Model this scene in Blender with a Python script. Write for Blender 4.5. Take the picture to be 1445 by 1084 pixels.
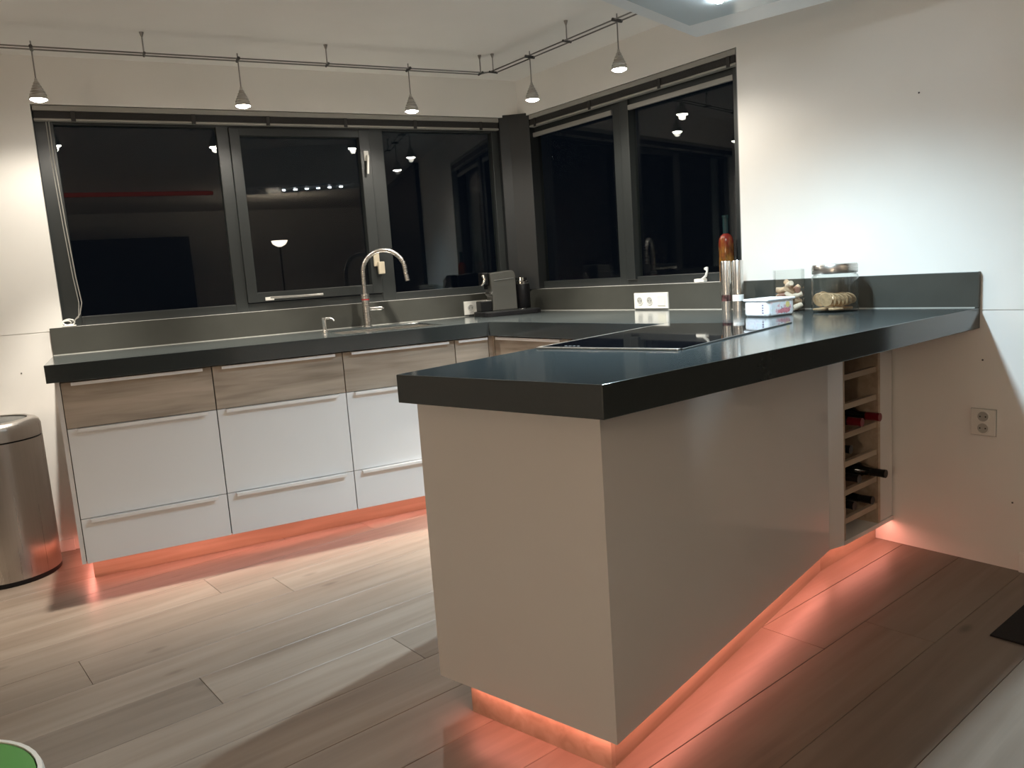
import bpy, bmesh, math, random
from mathutils import Vector, Matrix
random.seed(7)
for o in list(bpy.data.objects): bpy.data.objects.remove(o)
scene = bpy.context.scene
COL = scene.collection
D = math.radians

# ------------------------------------------------------------------ camera
CAM = Vector((-2.360, -4.374, 1.220)); YAW, PITCH, ROLL, FPX = 0.4657, 0.1412, -0.0696, 1102.9
fwd = Vector((math.sin(YAW)*math.cos(PITCH), math.cos(YAW)*math.cos(PITCH), -math.sin(PITCH)))
rgt0 = Vector((math.cos(YAW), -math.sin(YAW), 0)); up0 = rgt0.cross(fwd)
rgt = rgt0*math.cos(ROLL) + up0*math.sin(ROLL); upv = -rgt0*math.sin(ROLL) + up0*math.cos(ROLL)
cd = bpy.data.cameras.new('camera'); cam = bpy.data.objects.new('camera', cd); COL.objects.link(cam)
cam.matrix_world = Matrix(((rgt.x, upv.x, -fwd.x, CAM.x), (rgt.y, upv.y, -fwd.y, CAM.y), (rgt.z, upv.z, -fwd.z, CAM.z), (0, 0, 0, 1)))
cd.sensor_width = 36; cd.lens = FPX/1445*36; cd.clip_start = 0.02
scene.camera = cam
# ------------------------------------------------------------------ world (night) and exposure
w = bpy.data.worlds.new('night'); scene.world = w; w.use_nodes = True
w.node_tree.nodes['Background'].inputs[0].default_value = (0.02, 0.03, 0.05, 1)
w.node_tree.nodes['Background'].inputs[1].default_value = 0.05
vs = scene.view_settings
vs.view_transform = 'Standard'; vs.look = 'None'; vs.gamma = 1; vs.exposure = 1.0; vs.use_curve_mapping = False
# lamp powers, including the added fill globe
P_PEND, P_BEAM, P_HOOD, P_LIV, P_FILL, E_RED = 10.0, 112.0, 20.0, 17.0, 84.0, 23.0
C_PEND, C_HOOD, C_LIV, C_RED = (1.0, 0.92, 0.80), (0.66, 0.88, 1.0), (1.0, 0.80, 0.60), (1.0, 0.32, 0.24)

# ------------------------------------------------------------------ frames of the room
BETA = D(10.03); PHI = D(22.6); PLK = D(12.3)
THB = BETA - math.pi/2                       # right wall: local x runs along the wall, local -y into the room
bd = Vector((math.sin(BETA), -math.cos(BETA))); bn = Vector((-math.cos(BETA), -math.sin(BETA)))
exv = Vector((math.cos(PHI), math.sin(PHI))); eyv = Vector((math.sin(PHI), -math.cos(PHI)))
L0 = Vector((-1.711, -2.405))                # inner end corner of the peninsula worktop
H, T, K, UP = 0.9752, 0.076, 0.100, 0.132    # worktop top, thickness, plinth height, upstand height
ZC = 2.375                                   # ceiling
ZS, ZW = H+UP, 2.157                         # window sill and window head
def Bp(s, n): return bd*s + bn*n             # plan point at s along right wall, n into the room
def Pp(a, b): return L0 + exv*a + eyv*b      # plan point in peninsula frame

# ------------------------------------------------------------------ materials
MATS = {}
def mat(name, col, rough=0.5, metal=0.0, spec=0.5, coat=0.0, var=0.0, vscale=(4, 4, 4), bump=0.0, bscale=60, emit=None, es=0.0, aniso=None, rvar=0.0):
    if name in MATS: return MATS[name]
    m = bpy.data.materials.new(name); m.use_nodes = True; nt = m.node_tree
    b = nt.nodes['Principled BSDF']
    b.inputs['Base Color'].default_value = (*col, 1); b.inputs['Roughness'].default_value = rough
    b.inputs['Metallic'].default_value = metal; b.inputs['Specular IOR Level'].default_value = spec
    b.inputs['Coat Weight'].default_value = coat; b.inputs['Coat Roughness'].default_value = 0.05
    tc = nt.nodes.new('ShaderNodeTexCoord'); mp = nt.nodes.new('ShaderNodeMapping'); mp.inputs['Scale'].default_value = vscale
    nt.links.new(tc.outputs['Object'], mp.inputs[0])
    no = nt.nodes.new('ShaderNodeTexNoise'); no.inputs['Scale'].default_value = 1.0; no.inputs['Detail'].default_value = 6
    nt.links.new(mp.outputs[0], no.inputs['Vector'])
    rp = nt.nodes.new('ShaderNodeValToRGB')
    rp.color_ramp.elements[0].position = 0.3; rp.color_ramp.elements[1].position = 0.7
    rp.color_ramp.elements[0].color = (*[c*(1-var) for c in col], 1); rp.color_ramp.elements[1].color = (*[min(1, c*(1+var)) for c in col], 1)
    nt.links.new(no.outputs['Fac'], rp.inputs[0]); nt.links.new(rp.outputs[0], b.inputs['Base Color'])
    if rvar:
        mr = nt.nodes.new('ShaderNodeMapRange'); mr.inputs['To Min'].default_value = rough*(1-rvar); mr.inputs['To Max'].default_value = rough*(1+rvar)
        nt.links.new(no.outputs['Fac'], mr.inputs['Value']); nt.links.new(mr.outputs[0], b.inputs['Roughness'])
    if bump:
        n2 = nt.nodes.new('ShaderNodeTexNoise'); n2.inputs['Scale'].default_value = bscale; nt.links.new(tc.outputs['Object'], n2.inputs['Vector'])
        bp = nt.nodes.new('ShaderNodeBump'); bp.inputs['Strength'].default_value = bump; bp.inputs['Distance'].default_value = 0.002
        nt.links.new(n2.outputs['Fac'], bp.inputs['Height']); nt.links.new(bp.outputs[0], b.inputs['Normal'])
    if emit:
        b.inputs['Emission Color'].default_value = (*emit, 1); b.inputs['Emission Strength'].default_value = es
    MATS[name] = m; return m
def glassmat(name, tint=(1, 1, 1), ior=1.5, rough=0.0):
    if name in MATS: return MATS[name]
    m = bpy.data.materials.new(name); m.use_nodes = True; nt = m.node_tree; nt.nodes.clear()
    o = nt.nodes.new('ShaderNodeOutputMaterial'); mx = nt.nodes.new('ShaderNodeMixShader'); lw = nt.nodes.new('ShaderNodeLayerWeight')
    t = nt.nodes.new('ShaderNodeBsdfTransparent'); g = nt.nodes.new('ShaderNodeBsdfGlossy'); pw = nt.nodes.new('ShaderNodeMath'); pw.operation = 'POWER'; pw.inputs[1].default_value = 5
    ma = nt.nodes.new('ShaderNodeMath'); ma.operation = 'MULTIPLY_ADD'; r0 = ((ior-1)/(ior+1))**2; ma.inputs[1].default_value = 1-r0; ma.inputs[2].default_value = r0
    lw.inputs[0].default_value = 0.5; t.inputs[0].default_value = (*tint, 1); g.inputs['Roughness'].default_value = rough
    nt.links.new(lw.outputs['Facing'], pw.inputs[0]); nt.links.new(pw.outputs[0], ma.inputs[0]); nt.links.new(ma.outputs[0], mx.inputs[0])
    nt.links.new(t.outputs[0], mx.inputs[1]); nt.links.new(g.outputs[0], mx.inputs[2]); nt.links.new(mx.outputs[0], o.inputs[0])
    MATS[name] = m; return m
def emitmat(name, col, s):
    m = bpy.data.materials.new(name); m.use_nodes = True; nt = m.node_tree; nt.nodes.clear()
    o = nt.nodes.new('ShaderNodeOutputMaterial'); e = nt.nodes.new('ShaderNodeEmission'); e.inputs[0].default_value = (*col, 1); e.inputs[1].default_value = s
    nt.links.new(e.outputs[0], o.inputs[0]); MATS[name] = m; return m
def wood(name, c0, c1, c2, rough=0.45, gs=(1.6, 26, 26), knots=True, perobj=0.25):
    m = bpy.data.materials.new(name); m.use_nodes = True; nt = m.node_tree; N = nt.nodes.new; b = nt.nodes['Principled BSDF']; lk = nt.links.new
    tc = N('ShaderNodeTexCoord'); oi = N('ShaderNodeObjectInfo'); add = N('ShaderNodeVectorMath'); add.operation = 'ADD'
    sc = N('ShaderNodeVectorMath'); sc.operation = 'SCALE'; sc.inputs[0].default_value = (17, 31, 11)
    lk(oi.outputs['Random'], sc.inputs['Scale']); lk(tc.outputs['Object'], add.inputs[0]); lk(sc.outputs[0], add.inputs[1])
    mp = N('ShaderNodeMapping'); mp.inputs['Scale'].default_value = gs; lk(add.outputs[0], mp.inputs[0])
    n1 = N('ShaderNodeTexNoise'); n1.inputs['Scale'].default_value = 1; n1.inputs['Detail'].default_value = 8; n1.inputs['Distortion'].default_value = 0.7; lk(mp.outputs[0], n1.inputs['Vector'])
    mp2 = N('ShaderNodeMapping'); mp2.inputs['Scale'].default_value = (gs[0]*0.8, gs[1]*0.22, gs[2]*0.22); lk(add.outputs[0], mp2.inputs[0])
    n2 = N('ShaderNodeTexNoise'); n2.inputs['Scale'].default_value = 1; n2.inputs['Detail'].default_value = 3; lk(mp2.outputs[0], n2.inputs['Vector'])
    av = N('ShaderNodeMath'); av.operation = 'ADD'; lk(n1.outputs['Fac'], av.inputs[0]); lk(n2.outputs['Fac'], av.inputs[1])
    hv = N('ShaderNodeMath'); hv.operation = 'MULTIPLY'; hv.inputs[1].default_value = 0.5; lk(av.outputs[0], hv.inputs[0])
    rp = N('ShaderNodeValToRGB'); e = rp.color_ramp.elements; e[0].position = 0.34; e[0].color = (*c0, 1); e[1].position = 0.66; e[1].color = (*c2, 1)
    x = e.new(0.5); x.color = (*c1, 1); lk(hv.outputs[0], rp.inputs[0])
    out = rp.outputs[0]
    mr = N('ShaderNodeMapRange'); mr.inputs['To Min'].default_value = 1-perobj; mr.inputs['To Max'].default_value = 1+perobj*0.6; lk(oi.outputs['Random'], mr.inputs['Value'])
    hs = N('ShaderNodeHueSaturation'); lk(mr.outputs[0], hs.inputs['Value']); lk(out, hs.inputs['Color']); out = hs.outputs[0]
    if knots:
        mp3 = N('ShaderNodeMapping'); mp3.inputs['Scale'].default_value = (2.2, 5.5, 5.5); lk(add.outputs[0], mp3.inputs[0])
        vo = N('ShaderNodeTexVoronoi'); vo.inputs['Scale'].default_value = 1; lk(mp3.outputs[0], vo.inputs['Vector'])
        kr = N('ShaderNodeValToRGB'); ke = kr.color_ramp.elements; ke[0].position = 0.03; ke[0].color = (0.4, 0.35, 0.32, 1); ke[1].position = 0.11; ke[1].color = (1, 1, 1, 1); lk(vo.outputs['Distance'], kr.inputs[0])
        mx = N('ShaderNodeMix'); mx.data_type = 'RGBA'; mx.blend_type = 'MULTIPLY'; mx.inputs['Factor'].default_value = 0.8; lk(out, mx.inputs['A']); lk(kr.outputs[0], mx.inputs['B']); out = mx.outputs['Result']
    lk(out, b.inputs['Base Color']); b.inputs['Roughness'].default_value = rough
    bp = N('ShaderNodeBump'); bp.inputs['Strength'].default_value = 0.08; bp.inputs['Distance'].default_value = 0.002; lk(n1.outputs['Fac'], bp.inputs['Height']); lk(bp.outputs[0], b.inputs['Normal'])
    MATS[name] = m; return m

m_wall = mat('wall_paint', (0.86, 0.845, 0.81), 0.42, var=0.015, bump=0.05, bscale=140)
m_ceil = mat('ceiling_paint', (0.88, 0.865, 0.83), 0.55, var=0.015, bump=0.04, bscale=120)
m_floor = wood('oak_floor', (0.17, 0.126, 0.094), (0.222, 0.172, 0.134), (0.268, 0.216, 0.174), 0.38, gs=(1.3, 20, 20), perobj=0.16)
m_plinth = wood('oak_plinth', (0.22, 0.16, 0.11), (0.32, 0.24, 0.17), (0.40, 0.31, 0.23), 0.5, perobj=0.05)
m_oak = wood('oak_front', (0.25, 0.20, 0.155), (0.40, 0.33, 0.265), (0.50, 0.42, 0.345), 0.5, gs=(2.2, 30, 30), knots=False, perobj=0.1)
m_rack = wood('rack_wood', (0.30, 0.22, 0.15), (0.42, 0.32, 0.23), (0.5, 0.4, 0.3), 0.5, knots=False, perobj=0.05)
m_sub = mat('subfloor', (0.03, 0.022, 0.016), 0.9, var=0.1)
m_white = mat('white_front', (0.80, 0.80, 0.81), 0.35, var=0.01)
m_gloss = mat('white_gloss_panel', (0.74, 0.71, 0.69), 0.12, var=0.01)
m_handle = mat('handle_white', (0.82, 0.80, 0.79), 0.35, var=0.01)
m_carc = mat('carcass', (0.10, 0.10, 0.10), 0.6, var=0.05)
m_stone = mat('dark_composite', (0.036, 0.043, 0.044), 0.12, spec=0.85, var=0.03, vscale=(90, 90, 90))
m_ups = mat('upstand_composite', (0.055, 0.056, 0.049), 0.30, var=0.08, vscale=(9, 9, 9))
m_frame = mat('window_aluminium', (0.024, 0.028, 0.028), 0.38, var=0.06)
m_steel = mat('brushed_steel', (0.56, 0.54, 0.51), 0.28, metal=1, var=0.08, vscale=(2, 2, 220), rvar=0.2)
m_binst = mat('bin_steel', (0.46, 0.43, 0.40), 0.30, metal=1, var=0.03, vscale=(140, 140, 1.5), rvar=0.25)
m_satin = mat('satin_steel', (0.72, 0.70, 0.67), 0.27, metal=1, var=0.02)
m_chrome = mat('chrome', (0.75, 0.75, 0.74), 0.10, metal=1, var=0.02)
m_dkmet = mat('dark_metal', (0.10, 0.10, 0.10), 0.35, metal=0.7, var=0.05)
m_rod = mat('track_metal', (0.30, 0.29, 0.28), 0.3, metal=1, var=0.05)
m_black = mat('black_plastic', (0.006, 0.006, 0.007), 0.42, spec=0.25, var=0.1)
m_blind = mat('blind_slat', (0.02, 0.018, 0.017), 0.45, var=0.08)
m_rail = mat('blind_rail', (0.34, 0.33, 0.30), 0.4, metal=0.2, var=0.05)
m_plast = mat('white_plastic', (0.80, 0.79, 0.74), 0.35, var=0.01)
m_cream = mat('cream_plastic', (0.62, 0.55, 0.42), 0.4, var=0.03)
m_sockshade = mat('socket_shade', (0.42, 0.42, 0.39), 0.5, var=0.05)  # grey standing for shade around plates and inside socket cups
m_cook = mat('ceramic_glass', (0.004, 0.004, 0.005), 0.035, spec=0.6, var=0.1)
m_pane = glassmat('pane_glass', (0.86, 0.90, 0.90), 1.50)
m_clear = glassmat('clear_glass', (0.975, 0.985, 0.98), 1.45)
m_hoodg = mat('hood_glass', (0.62, 0.70, 0.73), 0.12, var=0.02)
m_hoodw = mat('hood_white', (0.80, 0.83, 0.84), 0.35, var=0.01)
e_pend = emitmat('pendant_bulb_glow', (1.0, 0.94, 0.84), 60)
e_hood = emitmat('hood_lamp_glow', (0.9, 0.97, 1.0), 90)
e_red = emitmat('red_led_glow', C_RED, E_RED)
e_liv = emitmat('floor_lamp_glow', (1.0, 0.86, 0.66), 14)

# ------------------------------------------------------------------ mesh helpers
class MB:
    def __init__(s): s.v = []; s.f = []
    def box(s, x0, x1, y0, y1, z0, z1):
        b = len(s.v); s.v += [(x0, y0, z0), (x1, y0, z0), (x1, y1, z0), (x0, y1, z0), (x0, y0, z1), (x1, y0, z1), (x1, y1, z1), (x0, y1, z1)]
        s.f += [tuple(b+i for i in q) for q in ((0, 3, 2, 1), (4, 5, 6, 7), (0, 1, 5, 4), (1, 2, 6, 5), (2, 3, 7, 6), (3, 0, 4, 7))]; return s
    def prism(s, poly, z0, z1):
        a = sum(poly[i][0]*poly[(i+1) % len(poly)][1]-poly[(i+1) % len(poly)][0]*poly[i][1] for i in range(len(poly)))
        if a < 0: poly = poly[::-1]
        b = len(s.v); n = len(poly); s.v += [(p[0], p[1], z0) for p in poly]+[(p[0], p[1], z1) for p in poly]
        s.f += [tuple(range(b+n-1, b-1, -1)), tuple(range(b+n, b+2*n))]+[(b+i, b+(i+1) % n, b+n+(i+1) % n, b+n+i) for i in range(n)]; return s
    def lathe(s, prof, c=(0, 0, 0), n=24, axis='z'):
        b = len(s.v); m = len(prof)
        for r, h in prof:
            for k in range(n):
                a = 2*math.pi*k/n; p = (r*math.cos(a), r*math.sin(a), h)
                if axis == 'x': p = (p[2], p[0], p[1])
                elif axis == 'y': p = (p[1], p[2], p[0])
                s.v.append((c[0]+p[0], c[1]+p[1], c[2]+p[2]))
        for i in range(m-1):
            for k in range(n): s.f.append((b+i*n+k, b+i*n+(k+1) % n, b+(i+1)*n+(k+1) % n, b+(i+1)*n+k))
        if prof[0][0] > 1e-5: s.f.append(tuple(range(b+n-1, b-1, -1)))
        if prof[-1][0] > 1e-5: s.f.append(tuple(range(b+(m-1)*n, b+m*n)))
        return s
    def tube(s, path, r, n=10):
        b = len(s.v); P = [Vector(p) for p in path]; m = len(P); rr = r if hasattr(r, '__len__') else [r]*m
        t0 = (P[1]-P[0]).normalized(); ref = Vector((0, 0, 1)) if abs(t0.z) < 0.9 else Vector((1, 0, 0)); u = t0.cross(ref).normalized()
        for i in range(m):
            t = (P[min(i+1, m-1)]-P[max(i-1, 0)]).normalized(); u = (u-t*u.dot(t)).normalized(); w_ = t.cross(u)
            for k in range(n):
                a = 2*math.pi*k/n; q = P[i]+(u*math.cos(a)+w_*math.sin(a))*rr[i]; s.v.append(tuple(q))
        for i in range(m-1):
            for k in range(n): s.f.append((b+i*n+k, b+i*n+(k+1) % n, b+(i+1)*n+(k+1) % n, b+(i+1)*n+k))
        s.f += [tuple(range(b+n-1, b-1, -1)), tuple(range(b+(m-1)*n, b+m*n))]; return s
    def build(s, name, m, parent=None, bevel=0.0, smooth=False, seg=2):
        me = bpy.data.meshes.new(name); me.from_pydata(s.v, [], s.f); me.validate()
        bm = bmesh.new(); bm.from_mesh(me); bmesh.ops.recalc_face_normals(bm, faces=bm.faces); bm.to_mesh(me); bm.free()
        me.materials.append(m); o = bpy.data.objects.new(name, me); COL.objects.link(o)
        if parent: o.parent = parent
        if smooth:
            for p in me.polygons: p.use_smooth = True
            me.set_sharp_from_angle(angle=D(38))
        if bevel:
            bv = o.modifiers.new('bevel', 'BEVEL'); bv.width = bevel; bv.segments = seg; bv.limit_method = 'ANGLE'; bv.angle_limit = D(40)
        return o
def B(x0, x1, y0, y1, z0, z1): return MB().box(min(x0, x1), max(x0, x1), min(y0, y1), max(y0, y1), min(z0, z1), max(z0, z1))
def tag(o, label, cat, group=None, kind=None):
    if label: o['label'] = label
    if cat: o['category'] = cat
    if group: o['group'] = group
    if kind: o['kind'] = kind
    return o
def thing(name, label, cat, loc=(0, 0, 0), rz=0.0, group=None):
    o = bpy.data.objects.new(name, None); COL.objects.link(o); o.location = loc; o.rotation_euler = (0, 0, rz); o.empty_display_size = 0.1
    return tag(o, label, cat, group)
def structure(o, label=None):
    o['kind'] = 'structure'
    if label: o['label'] = label
    return o
def spot(name, loc, power, col, size, blend, radius, parent=None, rot=(0, 0, 0)):
    l = bpy.data.lights.new(name, 'SPOT'); l.energy = power; l.color = col; l.spot_size = D(size); l.spot_blend = blend; l.shadow_soft_size = radius
    o = bpy.data.objects.new(name, l); COL.objects.link(o); o.location = loc; o.rotation_euler = rot
    if parent: o.parent = parent
    return o
def point(name, loc, power, col, radius, parent=None):
    l = bpy.data.lights.new(name, 'POINT'); l.energy = power; l.color = col; l.shadow_soft_size = radius
    o = bpy.data.objects.new(name, l); COL.objects.link(o); o.location = loc
    if parent: o.parent = parent
    return o
def arc(c, r, a0, a1, n, u, v):
    return [tuple(Vector(c)+Vector(u)*r*math.cos(a0+(a1-a0)*i/n)+Vector(v)*r*math.sin(a0+(a1-a0)*i/n)) for i in range(n+1)]

# ================================================================== ROOM SHELL
XL, YF = -5.4, -7.4
def on_b(y, n=-0.02):                        # plan point on right wall face at a given y
    s = (y - (bn*n).y)/bd.y; return bd*s + bn*n
room = [Vector((XL, 0.02)), on_b(0.02), on_b(YF), Vector((XL, YF))]
# floor: sub-slab with one object per plank
sub = MB().prism([tuple(p) for p in room], -0.06, -0.016).build('floor', m_sub); structure(sub, 'wide oak plank floor of the kitchen')
pc, ps = math.cos(PLK), math.sin(PLK)
def to_pl(p): return (p.x*pc + p.y*ps, -p.x*ps + p.y*pc)
def from_pl(a, b): return (a*pc - b*ps, a*ps + b*pc)
def clip(poly, a, b):                        # keep left of a->b
    out = []
    for i in range(len(poly)):
        p, q = poly[i], poly[(i+1) % len(poly)]
        f = lambda t: (b[0]-a[0])*(t[1]-a[1])-(b[1]-a[1])*(t[0]-a[0])
        fp, fq = f(p), f(q)
        if fp >= 0: out.append(p)
        if (fp > 0 > fq) or (fp < 0 < fq):
            t = fp/(fp-fq); out.append((p[0]+(q[0]-p[0])*t, p[1]+(q[1]-p[1])*t))
    return out
rp_ = [to_pl(p) for p in room]               # order is clockwise -> reverse for ccw
rp_ = rp_[::-1]
PW, OFF = 0.22, -2.574
amin, amax = min(p[0] for p in rp_), max(p[0] for p in rp_); bmin, bmax = min(p[1] for p in rp_), max(p[1] for p in rp_)
known = {0: -0.54*pc-2.68*ps, -1: -0.25*pc-2.80*ps, 7: -2.585*pc-1.50*ps, 5: -2.23*pc-1.88*ps, -2: -1.30*pc-3.0*ps, 1: -1.50*pc-2.43*ps, 6: -1.15*pc-1.35*ps}
r = math.floor((bmin-OFF)/PW)
while OFF + r*PW < bmax:
    b0 = OFF + r*PW; ln = 1.9 + 0.5*random.random(); j = known.get(r, random.uniform(-1, 1))
    k0 = math.floor((amin-j)/ln)
    for k in range(k0, int((amax-j)/ln)+2):
        a0, a1 = j+k*ln, j+(k+1)*ln; g = 0.0006
        poly = [(a0+g, b0+g), (a1-g, b0+g), (a1-g, b0+PW-g), (a0+g, b0+PW-g)]
        for i in range(4):
            poly = clip(poly, rp_[i], rp_[(i+1) % 4])
            if len(poly) < 3: break
        if len(poly) < 3: continue
        ar = abs(sum(poly[i][0]*poly[(i+1) % len(poly)][1]-poly[(i+1) % len(poly)][0]*poly[i][1] for i in range(len(poly))))/2
        if ar < 0.004: continue
        cx = sum(p[0] for p in poly)/len(poly); cy = sum(p[1] for p in poly)/len(poly)
        o = MB().prism([(p[0]-cx, p[1]-cy) for p in poly], -0.016, 0.0).build('plank', m_floor, sub, bevel=0.001, seg=1)
        q = from_pl(cx, cy); o.location = (q[0], q[1], 0); o.rotation_euler = (0, 0, PLK)
    r += 1
# ceiling
structure(MB().prism([(XL-.2, .25), (0.35, .25), (1.75, YF-.2), (XL-.2, YF-.2)], ZC, ZC+0.12).build('ceiling', m_ceil), 'plain off-white ceiling')
# back wall (window wall, left part of the picture)
XO, SO = -2.572, 1.598                       # outer window jambs
SEAM = 1.091
wb = MB()
wb.box(XL, XO, 0.02, 0.24, 0, SEAM-0.0015); wb.box(XL, XO, 0.02, 0.24, SEAM+0.0015, ZC); wb.box(XL, XO, 0.026, 0.24, SEAM-0.0015, SEAM+0.0015)
wb.box(XO, 0.02, 0.02, 0.24, 0, ZS); wb.box(XO, 0.02, 0.02, 0.24, ZW, ZC)
wall_back = structure(wb.build('wall_back', m_wall), 'cream wall with the long dark window')
wr = MB(); SB = 0.966; SEND = 7.7
wr.box(SO, SEND, 0.02, 0.24, 0, SB-0.0013); wr.box(SO, SEND, 0.02, 0.24, SB+0.0013, ZC); wr.box(SO, SEND, 0.025, 0.24, SB-0.0013, SB+0.0013)
wr.box(-0.02, SO, 0.02, 0.24, 0, ZS); wr.box(-0.02, SO, 0.02, 0.24, ZW, ZC)
wall_right = wr.build('wall_right', m_wall); wall_right.rotation_euler = (0, 0, THB); structure(wall_right, 'white wall beside the corner window')
structure(B(XL-0.2, 1.75, YF-0.2, YF, 0, ZC).build('wall_front', m_wall), 'wall of the living side')
structure(B(XL-0.2, XL, YF, 0.24, 0, ZC).build('wall_left', m_wall), 'wall at the far left')
for (s, z) in ((2.647, 0.781), (2.756, 0.256), (2.411, 1.783)):
    o = MB().lathe([(0.0036, 0), (0.003, -0.0015), (0.0, -0.0015)], (s, 0.02, z), 10, 'y').build('screw_plug', m_dkmet, wall_right)
MB().lathe([(0.0036, 0), (0.003, -0.0015), (0.0, -0.0015)], (-2.774, 0.02, 0.905), 10, 'y').build('screw_plug', m_dkmet, wall_back)
bb = B(2.785, 2.93, 0.006, 0.02, 0, 0.074).build('baseboard_right', m_wall, bevel=0.003); bb.rotation_euler = (0, 0, THB); structure(bb)
bl = B(XL, -2.66, 0.008, 0.02, 0, 0.06).build('baseboard_left', m_wall, bevel=0.002); structure(bl)

# ------------------------------------------------------------------ windows (local x along wall, y into wall)
def window(name, rz, verts, rails, panes, label):
    r = bpy.data.objects.new(name, None); COL.objects.link(r); r.rotation_euler = (0, 0, rz); structure(r, label)
    for (a, b, y0, y1, z0, z1, nm) in verts+rails: B(a, b, y0, y1, z0, z1).build(nm, m_frame, r, bevel=0.003)
    for (a, b, z0, z1) in panes: B(a, b, 0.098, 0.104, z0, z1).build('pane', m_pane, r)
    return r
FZ = 0.07
win1 = window('window_1', 0, [
    (XO, -2.49, FZ, 0.13, ZS, ZW, 'jamb'), (-1.752, -1.69, FZ, 0.13, ZS, ZW, 'mullion'), (-0.928, -0.847, FZ, 0.13, ZS, ZW, 'mullion'),
    (-0.15, -0.06, FZ, 0.13, ZS, ZW, 'jamb'), (-1.69, -1.637, FZ-.012, 0.12, ZS+.048, 2.075, 'sash_stile'), (-0.991, -0.928, FZ-.012, 0.12, ZS+.048, 2.075, 'sash_stile')],
    [(XO, -0.06, FZ+.004, 0.128, ZS, 1.152, 'bottom_rail'), (XO, -0.06, FZ+.004, 0.128, 2.075, ZW, 'top_rail'),
     (-1.69, -0.928, FZ-.010, 0.119, 1.156, 1.208, 'sash_rail'), (-1.69, -0.928, FZ-.010, 0.119, 2.035, 2.075, 'sash_rail')],
    [(-2.495, -1.747, 1.148, 2.08), (-1.642, -0.986, 1.204, 2.04), (-0.852, -0.145, 1.148, 2.08)], 'long dark-framed window of three panes above the sink')
win2 = window('window_2', THB, [
    (-0.02, 0.05, FZ, 0.13, ZS, ZW, 'jamb'), (0.745, 0.809, FZ, 0.13, ZS, ZW, 'mullion'), (0.809, 0.872, FZ-.012, 0.12, ZS+.03, 2.10, 'sash_stile'),
    (1.545, SO, FZ-.012, 0.13, ZS, ZW, 'jamb')],
    [(-0.02, SO, FZ+.004, 0.128, ZS, 1.152, 'bottom_rail'), (-0.02, SO, FZ+.004, 0.128, 2.055, ZW, 'top_rail')],
    [(0.045, 0.75, 1.148, 2.06), (0.867, 1.55, 1.148, 2.06)], 'dark-framed window of two panes right of the corner')
B(0.05, 0.745, FZ-.012, FZ+.004, 2.030, 2.055).build('vent_strip', m_rail, win2, bevel=0.002)
B(0.872, 1.545, FZ-.012, FZ+.004, 2.030, 2.055).build('vent_strip', m_rail, win2, bevel=0.002)
# bright inner lining of the right jamb
B(SO-0.004, SO, 0.02, FZ-.012, ZS, ZW).build('jamb_lining', mat('jamb_grey', (0.22, 0.235, 0.23), 0.4, var=0.04), win2)
# corner post
c0 = Bp(0.03, 0.012); c1_ = Bp(0.075, -0.03); c2_ = Bp(0.06, -0.13)
post = MB().prism([(-0.112, 0.03), (-0.058, 0.004), tuple(c0), tuple(c1_), tuple(c2_), (0.05, 0.20), (-0.10, 0.14)], ZS, 2.172).build('trim_1', mat('post_black', (0.010, 0.012, 0.013), 0.45, var=0.06), bevel=0.003)
structure(post, 'dark square corner post between the two windows')
# stay bar on the sash, upper handle and lower latch
B(-1.60, -1.555, 0.040, FZ-.01, 1.162, 1.180).build('stay_bracket', m_plast, win1, bevel=0.002)
MB().tube([(-1.575, 0.045, 1.176), (-1.40, 0.040, 1.174), (-1.285, 0.046, 1.174)], 0.007).build('stay_bar', m_steel, win1, smooth=True)
B(-0.972, -0.945, 0.050, FZ-.012, 1.905, 1.960).build('handle_plate', m_plast, win1, bevel=0.002)
MB().tube([(-0.956, 0.052, 1.93), (-0.956, 0.032, 1.93), (-0.957, 0.028, 1.92), (-0.965, 0.028, 1.83)], [0.007, 0.007, 0.0075, 0.006]).build('window_handle', m_plast, win1, smooth=True)
B(-0.972, -0.938, 0.045, FZ-.012, 1.31, 1.40).build('latch_plate', m_cream, win1, bevel=0.003)
MB().prism([(-0.955, 0.02), (-0.918, 0.02), (-0.918, 0.045), (-0.955, 0.045)], 1.265, 1.335).build('latch_block', m_cream, win1, bevel=0.004)
B(1.30, 1.36, 0.03, FZ-.01, ZS+.002, ZS+.018).build('stay_bracket', m_plast, win2, bevel=0.003)
MB().tube([(1.345, 0.035, ZS+.014), (1.375, 0.03, ZS+.03), (1.385, 0.03, ZS+.055), (1.375, 0.035, ZS+.068)], [0.006, 0.006, 0.005, 0.012]).build('stay_arm', m_plast, win2, smooth=True)

# ------------------------------------------------------------------ raised venetian blinds
def blind(a, b, rz, label, tapes):
    r = thing('venetian_blind', label, 'blind', (0, 0, 0), rz, 'raised venetian blinds')
    B(a, b, 0.022, 0.058, 2.129, 2.154).build('headrail', m_rail, r, bevel=0.002)
    for i in range(9):
        z = 2.1265-0.0036*i; B(a+.004, b-.004, 0.024, 0.056, z-0.0028, z).build('slat', m_blind, r)
    B(a, b, 0.022, 0.058, 2.083, 2.094).build('bottom_rail', m_rail, r, bevel=0.003)
    for x in tapes:
        B(x-.010, x+.010, 0.0195, 0.0215, 2.080, 2.129).build('ladder_tape', m_blind, r)
    return r
bA = blind(XO+.006, -0.118, 0, 'raised dark venetian blind with grey headrail above the sink window', (-2.40, -1.86, -1.49, -1.07, -0.66, -0.24))
blind(0.085, SO-.008, THB, 'raised dark venetian blind across the window right of the corner', (0.14, 0.62, 1.13, 1.55))
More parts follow.
